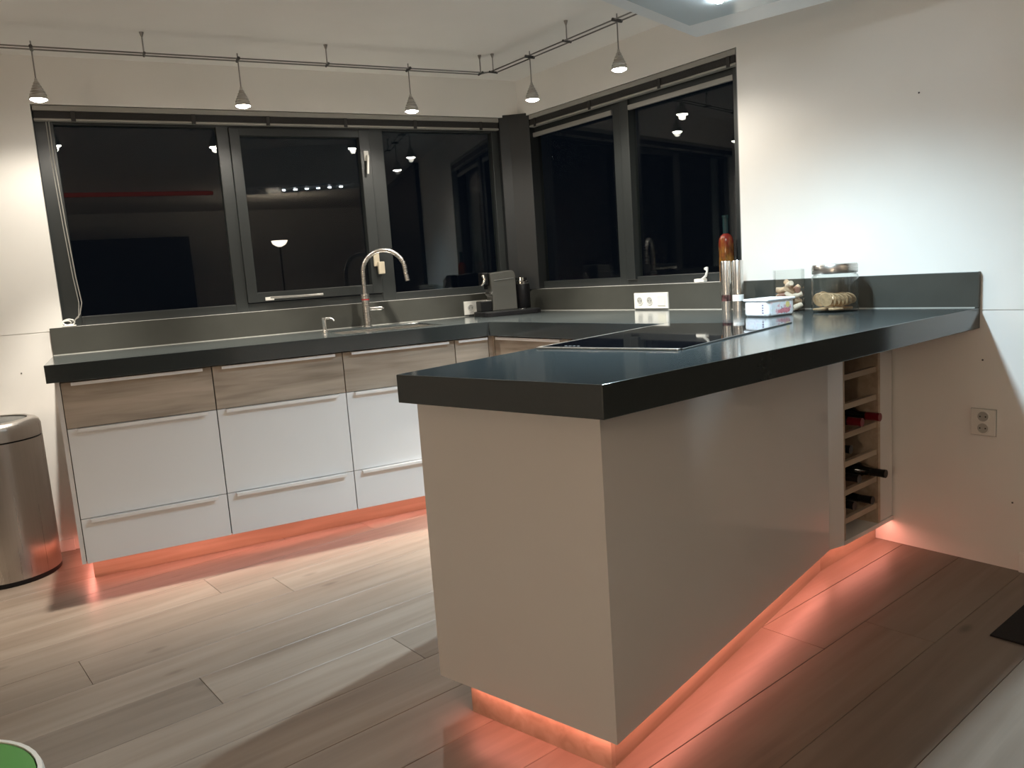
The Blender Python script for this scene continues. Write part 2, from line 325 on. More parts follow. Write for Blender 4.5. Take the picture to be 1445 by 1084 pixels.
cord = [(-2.505, 0.03, 2.125), (-2.506, 0.03, 1.9), (-2.498, 0.028, 1.6), (-2.488, 0.026, 1.35), (-2.478, 0.024, 1.22), (-2.492, 0.022, 1.165), (-2.52, 0.02, 1.135)]
MB().tube(cord, 0.0028, 6).build('pull_cord', m_rail, bA, smooth=True)
MB().tube([(p[0]-.012, p[1], p[2]) for p in cord[:5]]+[(-2.50, 0.02, 1.15), (-2.53, 0.018, 1.13)], 0.0022, 6).build('pull_cord', m_rail, bA, smooth=True)
cl = thing('cord_cleat', 'white plastic cord coil lying on the sill under the left jamb', 'cord cleat', (-2.545, 0.028, ZS))
MB().box(-0.03, 0.03, -0.012, 0.012, 0.0, 0.008).build('base', m_plast, cl, bevel=0.003)
MB().tube(arc((0, 0, 0.022), 0.020, 0, 2*math.pi*0.98, 20, (1.25, 0, 0), (0, 0.3, 0.7)), 0.0035, 6).build('coil', m_plast, cl, smooth=True)
MB().tube(arc((-0.008, 0, 0.020), 0.014, 0, 2*math.pi*0.98, 20, (1.25, 0, 0), (0, -0.3, 0.7)), 0.003, 6).build('coil', m_plast, cl, smooth=True)

# ================================================================== WORKTOP
XA, DA, DB, SW = -2.63, 0.653, 0.709, 2.637
def isect(p, d, q, e):                       # p + t d = q + u e
    det = d.x*(-e.y)+e.x*d.y; t = ((q.x-p.x)*(-e.y)+e.x*(q.y-p.y))/det; return p + d*t
I_ = isect(Vector((XA, -DA)), Vector((1, 0)), bn*DB, bd)
J_ = isect(bn*DB, bd, L0, exv)
N_ = Vector((-1.466, -3.013)); W_ = bd*SW
K_ = isect(Vector((0, 0.018)), Vector((1, 0)), bn*-0.018, bd)
outer = [Vector((XA, 0.018)), Vector((XA, -DA)), I_, J_, L0, N_, W_, W_+bn*-0.018, K_]
SX0, SX1, SY0, SY1 = -1.345, -0.80, -0.535, -0.135
wt = thing('worktop', 'black stone worktop running around the corner into the peninsula', 'worktop')
bm = bmesh.new()
def loop(pts): 
    vs_ = [bm.verts.new((p[0], p[1], H)) for p in pts]; return [bm.edges.new((vs_[i], vs_[(i+1) % len(vs_)])) for i in range(len(vs_))]
es = loop(outer)+loop([(SX0, SY0), (SX1, SY0), (SX1, SY1), (SX0, SY1)])
bmesh.ops.triangle_fill(bm, use_beauty=True, use_dissolve=False, edges=es)
bmesh.ops.recalc_face_normals(bm, faces=bm.faces)
for f in bm.faces:
    if f.normal.z < 0: f.normal_flip()
ret = bmesh.ops.extrude_face_region(bm, geom=list(bm.faces))
for v in [g for g in ret['geom'] if isinstance(g, bmesh.types.BMVert)]: v.co.z -= T
bmesh.ops.recalc_face_normals(bm, faces=bm.faces)
me = bpy.data.meshes.new('slab'); bm.to_mesh(me); bm.free(); me.materials.append(m_stone)
slab = bpy.data.objects.new('slab', me); COL.objects.link(slab); slab.parent = wt
bv = slab.modifiers.new('bevel', 'BEVEL'); bv.width = 0.0022; bv.segments = 2; bv.limit_method = 'ANGLE'; bv.angle_limit = D(50)
ub = B(XA, -0.001, 0.0, 0.0195, H, ZS).build('upstand', m_ups, wt, bevel=0.0015)
u2 = B(0.001, SW, 0.0, 0.0195, H, ZS).build('upstand', m_ups, wt, bevel=0.0015); u2.rotation_euler = (0, 0, THB)

m_joint = mat('grey_joint_strip', (0.42, 0.42, 0.39), 0.4, var=0.03)  # thin pale grey strip along the foot of the upstands
B(XA, -0.002, -0.003, 0.0, H, H+.003).build('joint_strip', m_joint, wt)
sl = B(0.002, SW-.01, -0.003, 0.0, H, H+.003).build('joint_strip', m_joint, wt); sl.rotation_euler = (0, 0, THB)
# sink
sk = thing('kitchen_sink', 'brushed steel undermount sink set into the worktop below the tap', 'sink', ((SX0+SX1)/2, (SY0+SY1)/2, H-0.2))
hx, hy = (SX1-SX0)/2-0.001, (SY1-SY0)/2-0.001
sb = MB()
for (a, b, c, d) in ((-hx, -hx+.012, -hy, hy), (hx-.012, hx, -hy, hy), (-hx, hx, -hy, -hy+.012), (-hx, hx, hy-.012, hy)): sb.box(a, b, c, d, 0.0, 0.19)
sb.box(-hx, hx, -hy, hy, 0.0, 0.006); sb.build('basin', m_steel, sk)
MB().lathe([(0.045, 0.006), (0.045, 0.009), (0.0, 0.009)], (0.08, 0.05, 0), 24).build('drain', m_chrome, sk, smooth=True)
# tap
tp = thing('kitchen_tap', 'tall brushed steel swan-neck tap with side lever behind the sink', 'tap', (-1.081, -0.075, H))
MB().lathe([(0.026, 0.0), (0.026, 0.004), (0.0205, 0.006), (0.0205, 0.150)], (0, 0, 0), 24).build('body', m_steel, tp, smooth=True)
MB().lathe([(0.0215, 0.150), (0.0215, 0.156)], (0, 0, 0), 24).build('red_ring', mat('red_ring', (0.6, 0.03, 0.04), 0.4, var=0.05), tp, smooth=True)
MB().lathe([(0.0235, 0.156), (0.0235, 0.182), (0.014, 0.185)], (0, 0, 0), 24).build('collar', m_steel, tp, smooth=True)
sd = Vector((0.93, -0.36, 0)).normalized()
pth = [(0, 0, 0.18), (0, 0, 0.25), (0, 0, 0.30)]+arc(tuple(sd*0.118+Vector((0, 0, 0.300))), 0.118, math.pi, math.pi*0.07, 18, sd, (0, 0, 1))
e_ = Vector(pth[-1]); pth += [tuple(e_+Vector((0.003, -0.001, -0.04))), tuple(e_+Vector((0.010, -0.004, -0.085)))]
MB().tube(pth, 0.0125, 14).build('spout', m_steel, tp, smooth=True)
MB().tube([(0.018, 0, 0.098), (0.088, -0.012, 0.098)], 0.0115, 14).build('lever', m_chrome, tp, smooth=True)
MB().tube([(0.086, -0.012, 0.098), (0.098, -0.013, 0.098)], 0.004, 8).build('lever_pin', m_chrome, tp, smooth=True)
# soap dispenser
so = thing('soap_dispenser', 'small chrome soap pump in the worktop left of the tap', 'soap dispenser', (-1.366, -0.245, H))
MB().lathe([(0.016, 0), (0.016, 0.010), (0.0105, 0.013), (0.0105, 0.062), (0.012, 0.064), (0.012, 0.078), (0.0, 0.080)], (0, 0, 0), 18).build('pump', m_satin, so, smooth=True)
MB().tube([(0, 0, 0.074), (0.028, -0.008, 0.074), (0.044, -0.012, 0.068), (0.050, -0.014, 0.056)], [0.006, 0.006, 0.005, 0.005], 10).build('nozzle', m_satin, so, smooth=True)

# ================================================================== BASE CABINETS
ZFR = [(K, 0.2965), (0.2995, 0.6925), (0.6955, 0.892)]
def cabinet(loc, rz, wdt, label, depth=0.58, group='drawer units under the sink worktop', hl=0.865, top=H-T-.001):
    t = thing('drawer_unit', label, 'cabinet', loc, rz, group)
    B(0.001, wdt-.001, 0.020, depth, K, top).build('body', m_carc, t)
    for i, (z0, z1) in enumerate(ZFR):
        f = B(0.0022, wdt-.0022, 0.0, 0.0195, z0, z1).build('drawer_front', m_oak if i == 2 else m_white, t, bevel=0.0012)
        m_ = wdt*(1-hl)/2
        zt = z1-0.001
        h = MB(); h.box(m_, wdt-m_, -0.024, 0.004, zt-.003, zt+.0012); h.box(m_, wdt-m_, -0.024, -0.0205, zt-.013, zt-.003)
        h.build('handle', m_handle, f, bevel=0.001)
    return t
YFR = -(DA-0.041)
cabinet((-2.585, YFR, 0), 0, 0.601, 'leftmost drawer unit beside the bin, oak top drawer over two white ones')
cabinet((-1.984, YFR, 0), 0, 0.602, 'second drawer unit from the bin, oak top drawer over two white ones')
cabinet((-1.382, YFR, 0), 0, 0.595, 'drawer unit below the tap, lower end hidden by the peninsula', top=H-0.202)
nB = DB-0.041
Ic = isect(Vector((XA, YFR)), Vector((1, 0)), bn*nB, bd)   # inner corner of the fronts
xl = -0.787
cabinet((xl, YFR, 0), 0, Ic.x-0.022-xl, 'narrow drawer unit squeezed into the inner corner', depth=0.5, hl=0.86)
side = B(-2.603, -2.586, YFR+.004, 0.018, K, H-T-.001).build('side_panel', m_gloss); tag(side, 'white end panel closing the cabinet row next to the bin', 'panel')
# corner filler post
cf = MB().prism([(Ic.x-.021, YFR), (Ic.x, YFR), tuple(Ic+bd*0.018), tuple(Ic+bd*0.018-bn*0.03), (Ic.x-.021, YFR+.04)], K, H-T-.001).build('corner_filler', m_oak)
tag(cf, 'slim upright filler strip in the inner corner of the cabinets', 'filler strip')
sI = Ic.dot(bd); sJ = J_.dot(bd)
c = Ic+bd*0.020; cabinet((c.x, c.y, 0), THB, min(0.60, sJ-sI-0.035), 'drawer unit on the right run, mostly hidden behind the hob', depth=0.55, hl=0.86, group=None)
pl = B(-2.569, Ic.x-.02, -0.507, -0.49, 0.0, K-.001).build('plinth', m_plinth); tag(pl, 'oak plinth board under the sink cabinets lit red', 'plinth')
pb = B(sI+.0, sJ-.02, -0.58, -0.565, 0, K-.001).build('plinth', m_plinth); pb.rotation_euler = (0, 0, THB); tag(pb, 'oak plinth board under the right-hand run behind the peninsula', 'plinth')
pe_ = B(-2.569, -2.552, -0.489, 0.015, 0, K-.001).build('plinth', m_plinth); tag(pe_, 'short oak plinth return facing the bin', 'plinth')

# ================================================================== PENINSULA (local x along its length, local y = -toward dining side)
pn = thing('peninsula_cabinet', 'glossy white panelled peninsula body under the black worktop', 'cabinet', (L0.x, L0.y, 0), PHI)
ZB = H-T-.001
B(0.060, 0.079, -0.599, -0.006, K, ZB).build('end_panel', m_gloss, pn)
def loc(v): d = Vector((v[0], v[1]))-L0; return Vector((d.dot(exv), -d.dot(eyv)))
PEl = Vector((1.542, -0.599)); REl = loc((0.023, -2.366)); RWl = loc(Bp(2.317, -0.017))
B(0.0791, PEl.x, -0.599, -0.580, K, ZB).build('side_panel', m_gloss, pn)
B(0.0795, 1.30, -0.579, -0.030, K, ZB).build('carcass', m_carc, pn)
for i in range(2):
    f = B(0.082+i*0.605, 0.684+i*0.605, -0.0295, -0.010, K, ZB-.002).build('door', m_white, pn, bevel=0.001)
    B(0.12+i*0.605, 0.646+i*0.605, -0.010, 0.014, ZB-.018, ZB-.006).build('handle', m_handle, f, bevel=0.002)
rdir = (RWl-REl).normalized(); rnor = Vector((-rdir.y, rdir.x))      # rnor points into the body
MB().prism([tuple(PEl), tuple(REl), tuple(REl+rnor*0.05), tuple(REl+rdir*0.0+rnor*0.30), tuple(PEl+Vector((0, 0.02)))], K, ZB).build('filler_panel', m_gloss, pn, bevel=0.001)
# wine rack unit
RW0 = Pp(REl.x, -REl.y); rang = PHI + math.atan2(rdir.y, rdir.x)
rk = thing('wine_rack', 'open wine rack with slatted wooden shelves at the wall end of the peninsula', 'wine rack', (RW0.x, RW0.y, 0), rang)
RWID = (RWl-REl).length; OPN = 0.272; DEP = 0.34
B(0.001, 0.010, 0.0, DEP, K, ZB).build('side_board', m_rack, rk)
B(OPN, OPN+0.019, 0.0, DEP, K, ZB).build('side_board', m_rack, rk, bevel=0.001)
B(0.001, RWID-.006, -0.002, DEP, K, K+0.017).build('bottom_board', m_gloss, rk, bevel=0.001)
B(0.010, OPN, DEP, DEP+.01, K, ZB).build('back_board', m_carc, rk)
B(OPN+0.020, RWID-.006, 0.004, 0.022, K+.018, ZB).build('filler_board', m_gloss, rk, bevel=0.001)
ZSH = [0.190+0.1114*i for i in range(6)]
for z in ZSH:
    B(0.010, OPN, 0.006, 0.026, z-.012, z+.010).build('shelf_slat', m_rack, rk, bevel=0.001)
    B(0.010, OPN, 0.17, 0.19, z-.012, z+.010).build('shelf_slat', m_rack, rk, bevel=0.001)
    B(0.010, OPN, 0.315, 0.335, z-.012, z+.010).build('shelf_slat', m_rack, rk, bevel=0.001)
m_btl = mat('dark_bottle_glass', (0.006, 0.008, 0.006), 0.12, var=0.1)
def wine(x, z, cap, label, out=0.05):
    p = RW0; t = thing('wine_bottle', label, 'wine bottle', (0, 0, 0), rang, 'wine bottles in the rack')
    q = Matrix.Rotation(rang, 2) @ Vector((x, 0.0)); t.location = (RW0.x+q.x, RW0.y+q.y, z+0.010+0.037)
    y0 = -out
    MB().lathe([(0.0, y0+0.315), (0.030, y0+0.315), (0.0365, y0+0.308), (0.0365, y0+0.135), (0.030, y0+0.105), (0.0175, y0+0.085), (0.0155, y0+0.050)], (0, 0, 0), 20, 'y').build('glass_body', m_btl, t, smooth=True)
    MB().lathe([(0.0158, y0+0.055), (0.0155, y0+0.012), (0.0165, y0+0.010), (0.0165, y0), (0.0, y0)], (0, 0, 0), 18, 'y').build('capsule', cap, t, smooth=True)
m_capr = mat('red_capsule', (0.16, 0.006, 0.014), 0.35, var=0.1); m_capk = mat('black_capsule', (0.010, 0.010, 0.010), 0.35, var=0.1)
wine(0.075, ZSH[3], m_capr, 'wine bottle with red capsule, left one on its rack shelf', 0.035)
wine(0.195, ZSH[3], m_capr, 'wine bottle with red capsule, right one on its rack shelf', 0.045)
wine(0.075, ZSH[2], m_capk, 'black-capped wine bottle lying alone below the red-capped pair', -0.01)
wine(0.080, ZSH[1], m_capk, 'black-capped wine bottle, left one on the second shelf from the bottom', 0.020)
wine(0.200, ZSH[1], m_capk, 'black-capped wine bottle with its neck sticking furthest out of the rack', 0.065)
wine(0.080, ZSH[0], m_capk, 'black-capped wine bottle, left one on the lowest shelf', 0.0)
wine(0.185, ZSH[0], m_capk, 'black-capped wine bottle, right one on the lowest shelf', 0.02)
# peninsula plinth
Tl = loc(Bp(2.239, -0.017)); tb = Vector((1.56, -0.557))
B(0.094, 0.111, -0.557, -0.09, 0, K-.001).build('plinth', m_plinth, pn)
MB().prism([(0.111, -0.557), tuple(tb), tuple(tb+Vector((0, .016))), (0.111, -0.541)], 0, K-.001).build('plinth', m_plinth, pn)
MB().prism([tuple(tb), tuple(Tl), tuple(Tl+Vector((0.002, .016))), tuple(tb+Vector((0, .016)))], 0, K-.001).build('plinth', m_plinth, pn)
B(0.111, 1.3, -0.106, -0.09, 0, K-.001).build('plinth', m_plinth, pn)

# ------------------------------------------------------------------ red LED strips under the cabinets
def led(a, b, z, label):                     # a,b plan points
    a = Vector(a); b = Vector(b); d = b-a
    t = thing('led_strip', label, 'LED strip', (a.x, a.y, z), math.atan2(d.y, d.x), 'red LED strips under the cabinets')
    B(0, d.length, -0.006, 0.006, -0.004, 0).build('channel', m_rail, t)
    me = bpy.data.meshes.new('diffuser'); me.from_pydata([(0.003, -0.005, -0.0045), (d.length-.003, -0.005, -0.0045), (d.length-.003, 0.005, -0.0045), (0.003, 0.005, -0.0045)], [], [(0, 3, 2, 1)])
    me.materials.append(e_red); o = bpy.data.objects.new('diffuser', me); COL.objects.link(o); o.parent = t
led((-2.57, -0.575), (Ic.x-.05, -0.575), K-.0005, 'red glowing LED strip beneath the sink cabinets')
led((-2.588, -0.56), (-2.588, -0.05), K-.0005, 'red glowing LED strip beneath the end panel facing the bin')
led(Pp(0.076, 0.10), Pp(0.076, 0.585), K-.0005, 'red glowing LED strip beneath the end of the peninsula')
led(Pp(0.10, 0.580), Pp(1.565, 0.580), K-.0005, 'red glowing LED strip beneath the long side of the peninsula')
q0 = REl+rdir*-0.03+rnor*0.022; q1 = RWl-rdir*0.012+rnor*0.022
led(Pp(q0.x, -q0.y), Pp(q1.x, -q1.y), K-.0005, 'red glowing LED strip beneath the wine rack')

# ================================================================== HOB
hb = thing('induction_hob', 'black glass induction hob with steel front trim set in the peninsula', 'hob', (L0.x, L0.y, H), PHI)
B(0.590, 1.395, -0.522, -0.018, 0.0, 0.004).build('glass_top', m_cook, hb, bevel=0.0015)
B(0.572, 0.590, -0.520, -0.020, 0.0, 0.0055).build('front_trim', m_steel, hb, bevel=0.0015)
B(0.590, 1.395, -0.0178, -0.0125, 0.0, 0.0050).build('side_trim', m_steel, hb, bevel=0.001)
B(0.590, 1.395, -0.5275, -0.5222, 0.0, 0.0045).build('side_trim', m_dkmet, hb, bevel=0.001)
m_mark = mat('hob_print', (0.25, 0.25, 0.25), 0.4, var=0.05)
for i in range(4): B(0.625+.0, 0.632, -0.10-i*0.016, -0.092-i*0.016, 0.0038, 0.0044).build('touch_mark', m_mark, hb)

# ================================================================== ITEMS ON THE WORKTOP
def face_pt(s, n, z=H): p = Bp(s, n); return (p.x, p.y, z)
# grinders
def mill(s, n, label, win, rr):
    t = thing('grinder', label, 'grinder', face_pt(s, n), 0, 'salt and pepper grinders')
    MB().lathe([(rr, 0), (rr, 0.046)], (0, 0, 0), 28).build('base', m_satin, t, smooth=True)
    MB().lathe([(rr*0.985, 0.046), (rr*0.985, 0.075)], (0, 0, 0), 28).build('window', win, t, smooth=True)
    MB().lathe([(rr, 0.075), (rr, 0.226), (rr*0.93, 0.230), (0, 0.230)], (0, 0, 0), 28).build('top', m_satin, t, smooth=True)
m_pep = mat('peppercorns', (0.06, 0.025, 0.025), 0.3, var=0.95, vscale=(75, 75, 75)); m_salt = mat('salt', (0.85, 0.85, 0.84), 0.4, var=0.03)
mill(1.592, 0.095, 'steel grinder with dark peppercorns in its window', m_pep, 0.0225)
mill(1.650, 0.085, 'steel grinder with white salt in its window', m_salt, 0.0255)
# printed tub
tb_ = thing('plastic_tub', 'white printed plastic tub with lid in front of the grinders', 'tub', (0.020, -2.010, H), D(3))
m_tub = mat('tub_white', (0.82, 0.83, 0.86), 0.3, var=0.01)
B(-0.078, 0.078, -0.062, 0.062, 0.0, 0.066).build('body', m_tub, tb_, bevel=0.014, seg=4)
B(-0.081, 0.081, -0.065, 0.065, 0.0625, 0.072).build('lid', m_tub, tb_, bevel=0.004, seg=3)
def printmat(name, base, cols):
    m = bpy.data.materials.new(name); m.use_nodes = True; nt = m.node_tree; b = nt.nodes['Principled BSDF']; tc = nt.nodes.new('ShaderNodeTexCoord')
    no = nt.nodes.new('ShaderNodeTexNoise'); no.inputs['Scale'].default_value = 55; no.inputs['Detail'].default_value = 2; nt.links.new(tc.outputs['Object'], no.inputs['Vector'])
    rp = nt.nodes.new('ShaderNodeValToRGB'); rp.color_ramp.interpolation = 'LINEAR'; e = rp.color_ramp.elements
    e[0].position = 0.0; e[0].color = (*cols[0], 1); e[1].position = 1.0; e[1].color = (*cols[-1], 1)
    for i, c in enumerate(cols[1:-1]): x = e.new(0.34+0.32*i/max(1, len(cols)-3)); x.color = (*c, 1)
    nt.links.new(no.outputs['Fac'], rp.inputs[0]); nt.links.new(rp.outputs[0], b.inputs['Base Color']); b.inputs['Roughness'].default_value = 0.35; return m
m_p1 = printmat('tub_print_pink', (1, 1, 1), [(0.55, 0.25, 0.30), (0.70, 0.42, 0.48), (0.80, 0.82, 0.86), (0.72, 0.78, 0.84), (0.78, 0.70, 0.40)])
m_p2 = printmat('tub_print_pale', (1, 1, 1), [(0.45, 0.42, 0.55), (0.72, 0.68, 0.78), (0.82, 0.82, 0.86), (0.70, 0.76, 0.84), (0.72, 0.66, 0.50)])
B(-0.058, 0.058, -0.0626, -0.0612, 0.008, 0.056).build('printed_panel', m_p1, tb_)
B(-0.0786, -0.0772, -0.044, 0.044, 0.008, 0.056).build('printed_panel', m_p2, tb_)
m_ink = mat('ink_violet', (0.22, 0.16, 0.24), 0.5, var=0.1)
for i in range(4): B(-0.0790, -0.0784, -0.042, -0.034, 0.014+i*0.010, 0.020+i*0.010).build('print_mark', m_ink, tb_)
m_rose = mat('ink_rose', (0.62, 0.22, 0.26), 0.5, var=0.2, vscale=(80, 80, 80)); m_yel = mat('ink_yellow', (0.72, 0.62, 0.25), 0.5, var=0.1)
MB().lathe([(0.012, -0.0630), (0.0, -0.0632)], (0.036, 0, 0.044), 14, 'y').build('print_mark', m_yel, tb_)
for (x, z, rr) in ((0.0, 0.020, 0.010), (0.014, 0.022, 0.010), (0.028, 0.021, 0.011), (0.041, 0.022, 0.009), (-0.014, 0.019, 0.007)):
    MB().lathe([(rr, -0.0629), (0.0, -0.0631)], (x, 0, z), 12, 'y').build('print_mark', m_rose, tb_)
for (x, z) in ((0.0, 0.035), (0.005, 0.030), (0.048, 0.031), (0.016, 0.012)): MB().lathe([(0.0028, -0.0631), (0.0, -0.0633)], (x, 0, z), 8, 'y').build('print_mark', m_ink, tb_)
# glass vase of corks
vp = face_pt(1.925, 0.105)
VA = D(-42)
vz = thing('glass_vase', 'square clear glass vase holding wine corks beside the upstand', 'vase', vp, VA)
h_ = 0.059
vm = MB(); VH = 0.176
for (a, b, c, d) in ((-h_, -h_+.003, -h_, h_), (h_-.003, h_, -h_, h_), (-h_+.003, h_-.003, -h_, -h_+.003), (-h_+.003, h_-.003, h_-.003, h_)): vm.box(a, b, c, d, 0.006, VH)
vm.build('walls', m_clear, vz); B(-h_, h_, -h_, h_, 0, 0.006).build('base', m_clear, vz)
m_cork = mat('cork', (0.50, 0.34, 0.22), 0.8, var=0.35, vscale=(60, 60, 60), bump=0.2, bscale=200); m_cork2 = mat('cork_pale', (0.66, 0.52, 0.40), 0.8, var=0.2, vscale=(60, 60, 60)); m_cork3 = mat('cork_stained', (0.26, 0.12, 0.08), 0.8, var=0.3, vscale=(60, 60, 60))
cm = {}
random.seed(3)
ci = 0
for lz in range(5):
    for gx in (-1, 0, 1):
        for gy in (-1, 1):
            if lz == 4 and (gx+gy) % 2 == 0: continue
            m = (m_cork, m_cork2, m_cork3, m_cork, m_cork2)[ci % 5]; ci += 1
            key = m.name
            if key not in cm:
                o = MB().lathe([(0.0, -0.021), (0.0105, -0.021), (0.0115, -0.0195), (0.0115, 0.0195), (0.0105, 0.021), (0.0, 0.021)], (0, 0, 0), 14, 'x').build('wine_cork', m, smooth=True); cm[key] = o.data
            else:
                o = bpy.data.objects.new('wine_cork', cm[key]); COL.objects.link(o)
            x = gx*0.030+random.uniform(-.002, .002); y = gy*0.024+random.uniform(-.003, .003)+(0.006 if lz % 2 else -0.006)
            a = VA+random.uniform(-0.9, 0.9)+(math.pi/2 if random.random() < .45 else 0)
            cx, cy = x*math.cos(VA)-y*math.sin(VA), x*math.sin(VA)+y*math.cos(VA)
            o.location = (vp[0]+cx, vp[1]+cy, H+0.020+lz*0.0235); o.rotation_euler = (0, random.uniform(-.75, .75), a)
            tag(o, {'cork': 'brown wine cork in the square glass vase', 'cork_pale': 'pale wine cork in the square glass vase', 'cork_stained': 'dark red-stained wine cork in the square glass vase'}[key], 'cork', 'wine corks in the glass vase')
# big jar with biscuits
jp = face_pt(2.155, 0.135)
jr = thing('glass_jar', 'large glass jar with steel lid half full of round biscuits', 'jar', jp, D(-5))
R_ = 0.089
MB().lathe([(0.0, 0.0), (R_*.93, 0.0), (R_, 0.008), (R_, 0.135), (R_*.97, 0.145), (R_*.90, 0.151), (R_*.90, 0.160), (R_*.87, 0.160), (R_*.87, 0.150), (R_*.94, 0.143), (R_*.965, 0.134), (R_*.965, 0.010), (0.0, 0.008)], (0, 0, 0), 48).build('glass_body', m_clear, jr, smooth=True)
MB().lathe([(R_*.96, 0.153), (R_*.97, 0.155), (R_*.97, 0.184), (R_*.93, 0.190), (0.0, 0.191)], (0, 0, 0), 48).build('lid', m_steel, jr, smooth=True)
m_bis = mat('biscuit', (0.40, 0.26, 0.14), 0.8, var=0.3, vscale=(60, 60, 60), bump=0.4, bscale=120)
bis = None
def biscuit(x, y, z, ry, rz):
    global bis
    if bis is None:
        o = MB().lathe([(0.0, -0.0035), (0.027, -0.0035), (0.029, 0.0), (0.027, 0.0035), (0.0, 0.0035)], (0, 0, 0), 20).build('biscuit', m_bis, smooth=True); bis = o.data
    else: o = bpy.data.objects.new('biscuit', bis); COL.objects.link(o)
    o.location = (jp[0]+x, jp[1]+y, H+z); o.rotation_euler = (0, ry, rz); tag(o, 'round brown biscuit in the glass jar', 'biscuit', 'biscuits in the glass jar')
vdir = math.atan2(-rgt0.y*-1, rgt0.x)
for row, yo in enumerate((-0.030, 0.032)):
    for i in range(7):
        x = -0.049+i*0.0155; tilt = D(84)-i*D(4.5)+random.uniform(-.16, .16)
        a = -YAW+random.uniform(-.15, .15)+0.75
        cx, cy = x*math.cos(-YAW)-yo*math.sin(-YAW), x*math.sin(-YAW)+yo*math.cos(-YAW)
        biscuit(cx, cy, 0.049+random.uniform(-.003, .006), tilt, a)
for (x, y, a) in ((-0.03, -0.03, 0), (0.035, -0.02, 1), (0.0, 0.045, 2), (0.05, 0.03, 0.5), (-0.05, 0.03, .2)): biscuit(x, y, 0.013, 0.02, a)
# decorative bottle on the sill
bp_ = Bp(1.503, -0.030)
bt = thing('oil_bottle', 'decorative oil bottle with orange peppers on the right window sill', 'bottle', (bp_.x, bp_.y, ZS))
def oilmat():
    m = bpy.data.materials.new('oil_with_peppers'); m.use_nodes = True; nt = m.node_tree; N = nt.nodes.new; lk = nt.links.new; b = nt.nodes['Principled BSDF']
    tc = N('ShaderNodeTexCoord'); mp = N('ShaderNodeMapping'); mp.inputs['Scale'].default_value = (42, 42, 18); lk(tc.outputs['Object'], mp.inputs[0])
    n1 = N('ShaderNodeTexNoise'); n1.inputs['Scale'].default_value = 1; n1.inputs['Detail'].default_value = 3; lk(mp.outputs[0], n1.inputs['Vector'])
    r1 = N('ShaderNodeValToRGB'); e = r1.color_ramp.elements; e[0].position = 0.35; e[0].color = (0.05, 0.025, 0.006, 1); e[1].position = 0.66; e[1].color = (0.30, 0.13, 0.025, 1); lk(n1.outputs['Fac'], r1.inputs[0])
    sp = N('ShaderNodeSeparateXYZ'); lk(tc.outputs['Object'], sp.inputs[0])
    z = N('ShaderNodeMapRange'); z.inputs['From Min'].default_value = 0.10; z.inputs['From Max'].default_value = 0.23; lk(sp.outputs['Z'], z.inputs['Value'])
    n2 = N('ShaderNodeTexNoise'); n2.inputs['Scale'].default_value = 26; lk(tc.outputs['Object'], n2.inputs['Vector'])
    ad = N('ShaderNodeMath'); ad.operation = 'MULTIPLY_ADD'; ad.inputs[1].default_value = 2.2; lk(n2.outputs['Fac'], ad.inputs[0]); 
    sb_ = N('ShaderNodeMath'); sb_.operation = 'SUBTRACT'; sb_.inputs[1].default_value = 1.15; sb_.use_clamp = False; lk(z.outputs[0], sb_.inputs[0]); lk(sb_.outputs[0], ad.inputs[2]); ad.use_clamp = True
    mx = N('ShaderNodeMix'); mx.data_type = 'RGBA'; lk(ad.outputs[0], mx.inputs['Factor']); lk(r1.outputs[0], mx.inputs['A']); mx.inputs['B'].default_value = (0.16, 0.016, 0.010, 1)
    lk(mx.outputs['Result'], b.inputs['Base Color']); b.inputs['Roughness'].default_value = 0.08; return m
m_oil = m_redp = oilmat()
MB().lathe([(0.0, 0.0), (0.033, 0.0), (0.0355, 0.006), (0.0355, 0.150)], (0, 0, 0), 28).build('lower_body', m_oil, bt, smooth=True)
MB().lathe([(0.0355, 0.150), (0.0355, 0.185), (0.033, 0.203), (0.026, 0.217), (0.014, 0.226), (0.011, 0.23)], (0, 0, 0), 28).build('shoulder', m_redp, bt, smooth=True)
MB().lathe([(0.014, 0.227), (0.0135, 0.300), (0.016, 0.302), (0.016, 0.312), (0.0, 0.312)], (0, 0, 0), 20).build('neck', mat('dark_green_glass', (0.012, 0.03, 0.032), 0.1, var=0.1), bt, smooth=True)
# coffee corner: tray, machine, milk frother
tr = thing('coffee_tray', 'black plastic tray under the coffee machine in the corner', 'tray', (-0.252, -0.185, H), D(-4))
rc = 0.06; a_, b_ = 0.185, 0.125
def rrect(a, b, r, n=6):
    pts = []
    for (cx, cy, s0) in ((a-r, b-r, 0), (-a+r, b-r, 90), (-a+r, -b+r, 180), (a-r, -b+r, 270)):
        for i in range(n+1): t = D(s0+90*i/n); pts.append((cx+r*math.cos(t), cy+r*math.sin(t)))
    return pts
MB().prism(rrect(a_, b_, rc), 0.0, 0.026).build('tray_body', m_black, tr, bevel=0.003)
MB().prism(rrect(a_-.012, b_-.012, rc-.012), 0.0262, 0.028).build('tray_mat', mat('tray_mat', (0.012, 0.014, 0.014), 0.4, var=0.1), tr)
ZT = H+0.0285
cm_ = thing('coffee_machine', 'grey capsule coffee machine with chrome spout standing on the black tray', 'coffee machine', (-0.268, -0.155, ZT), D(-6))
m_cof = mat('machine_grey', (0.11, 0.11, 0.10), 0.32, metal=0.35, var=0.05)
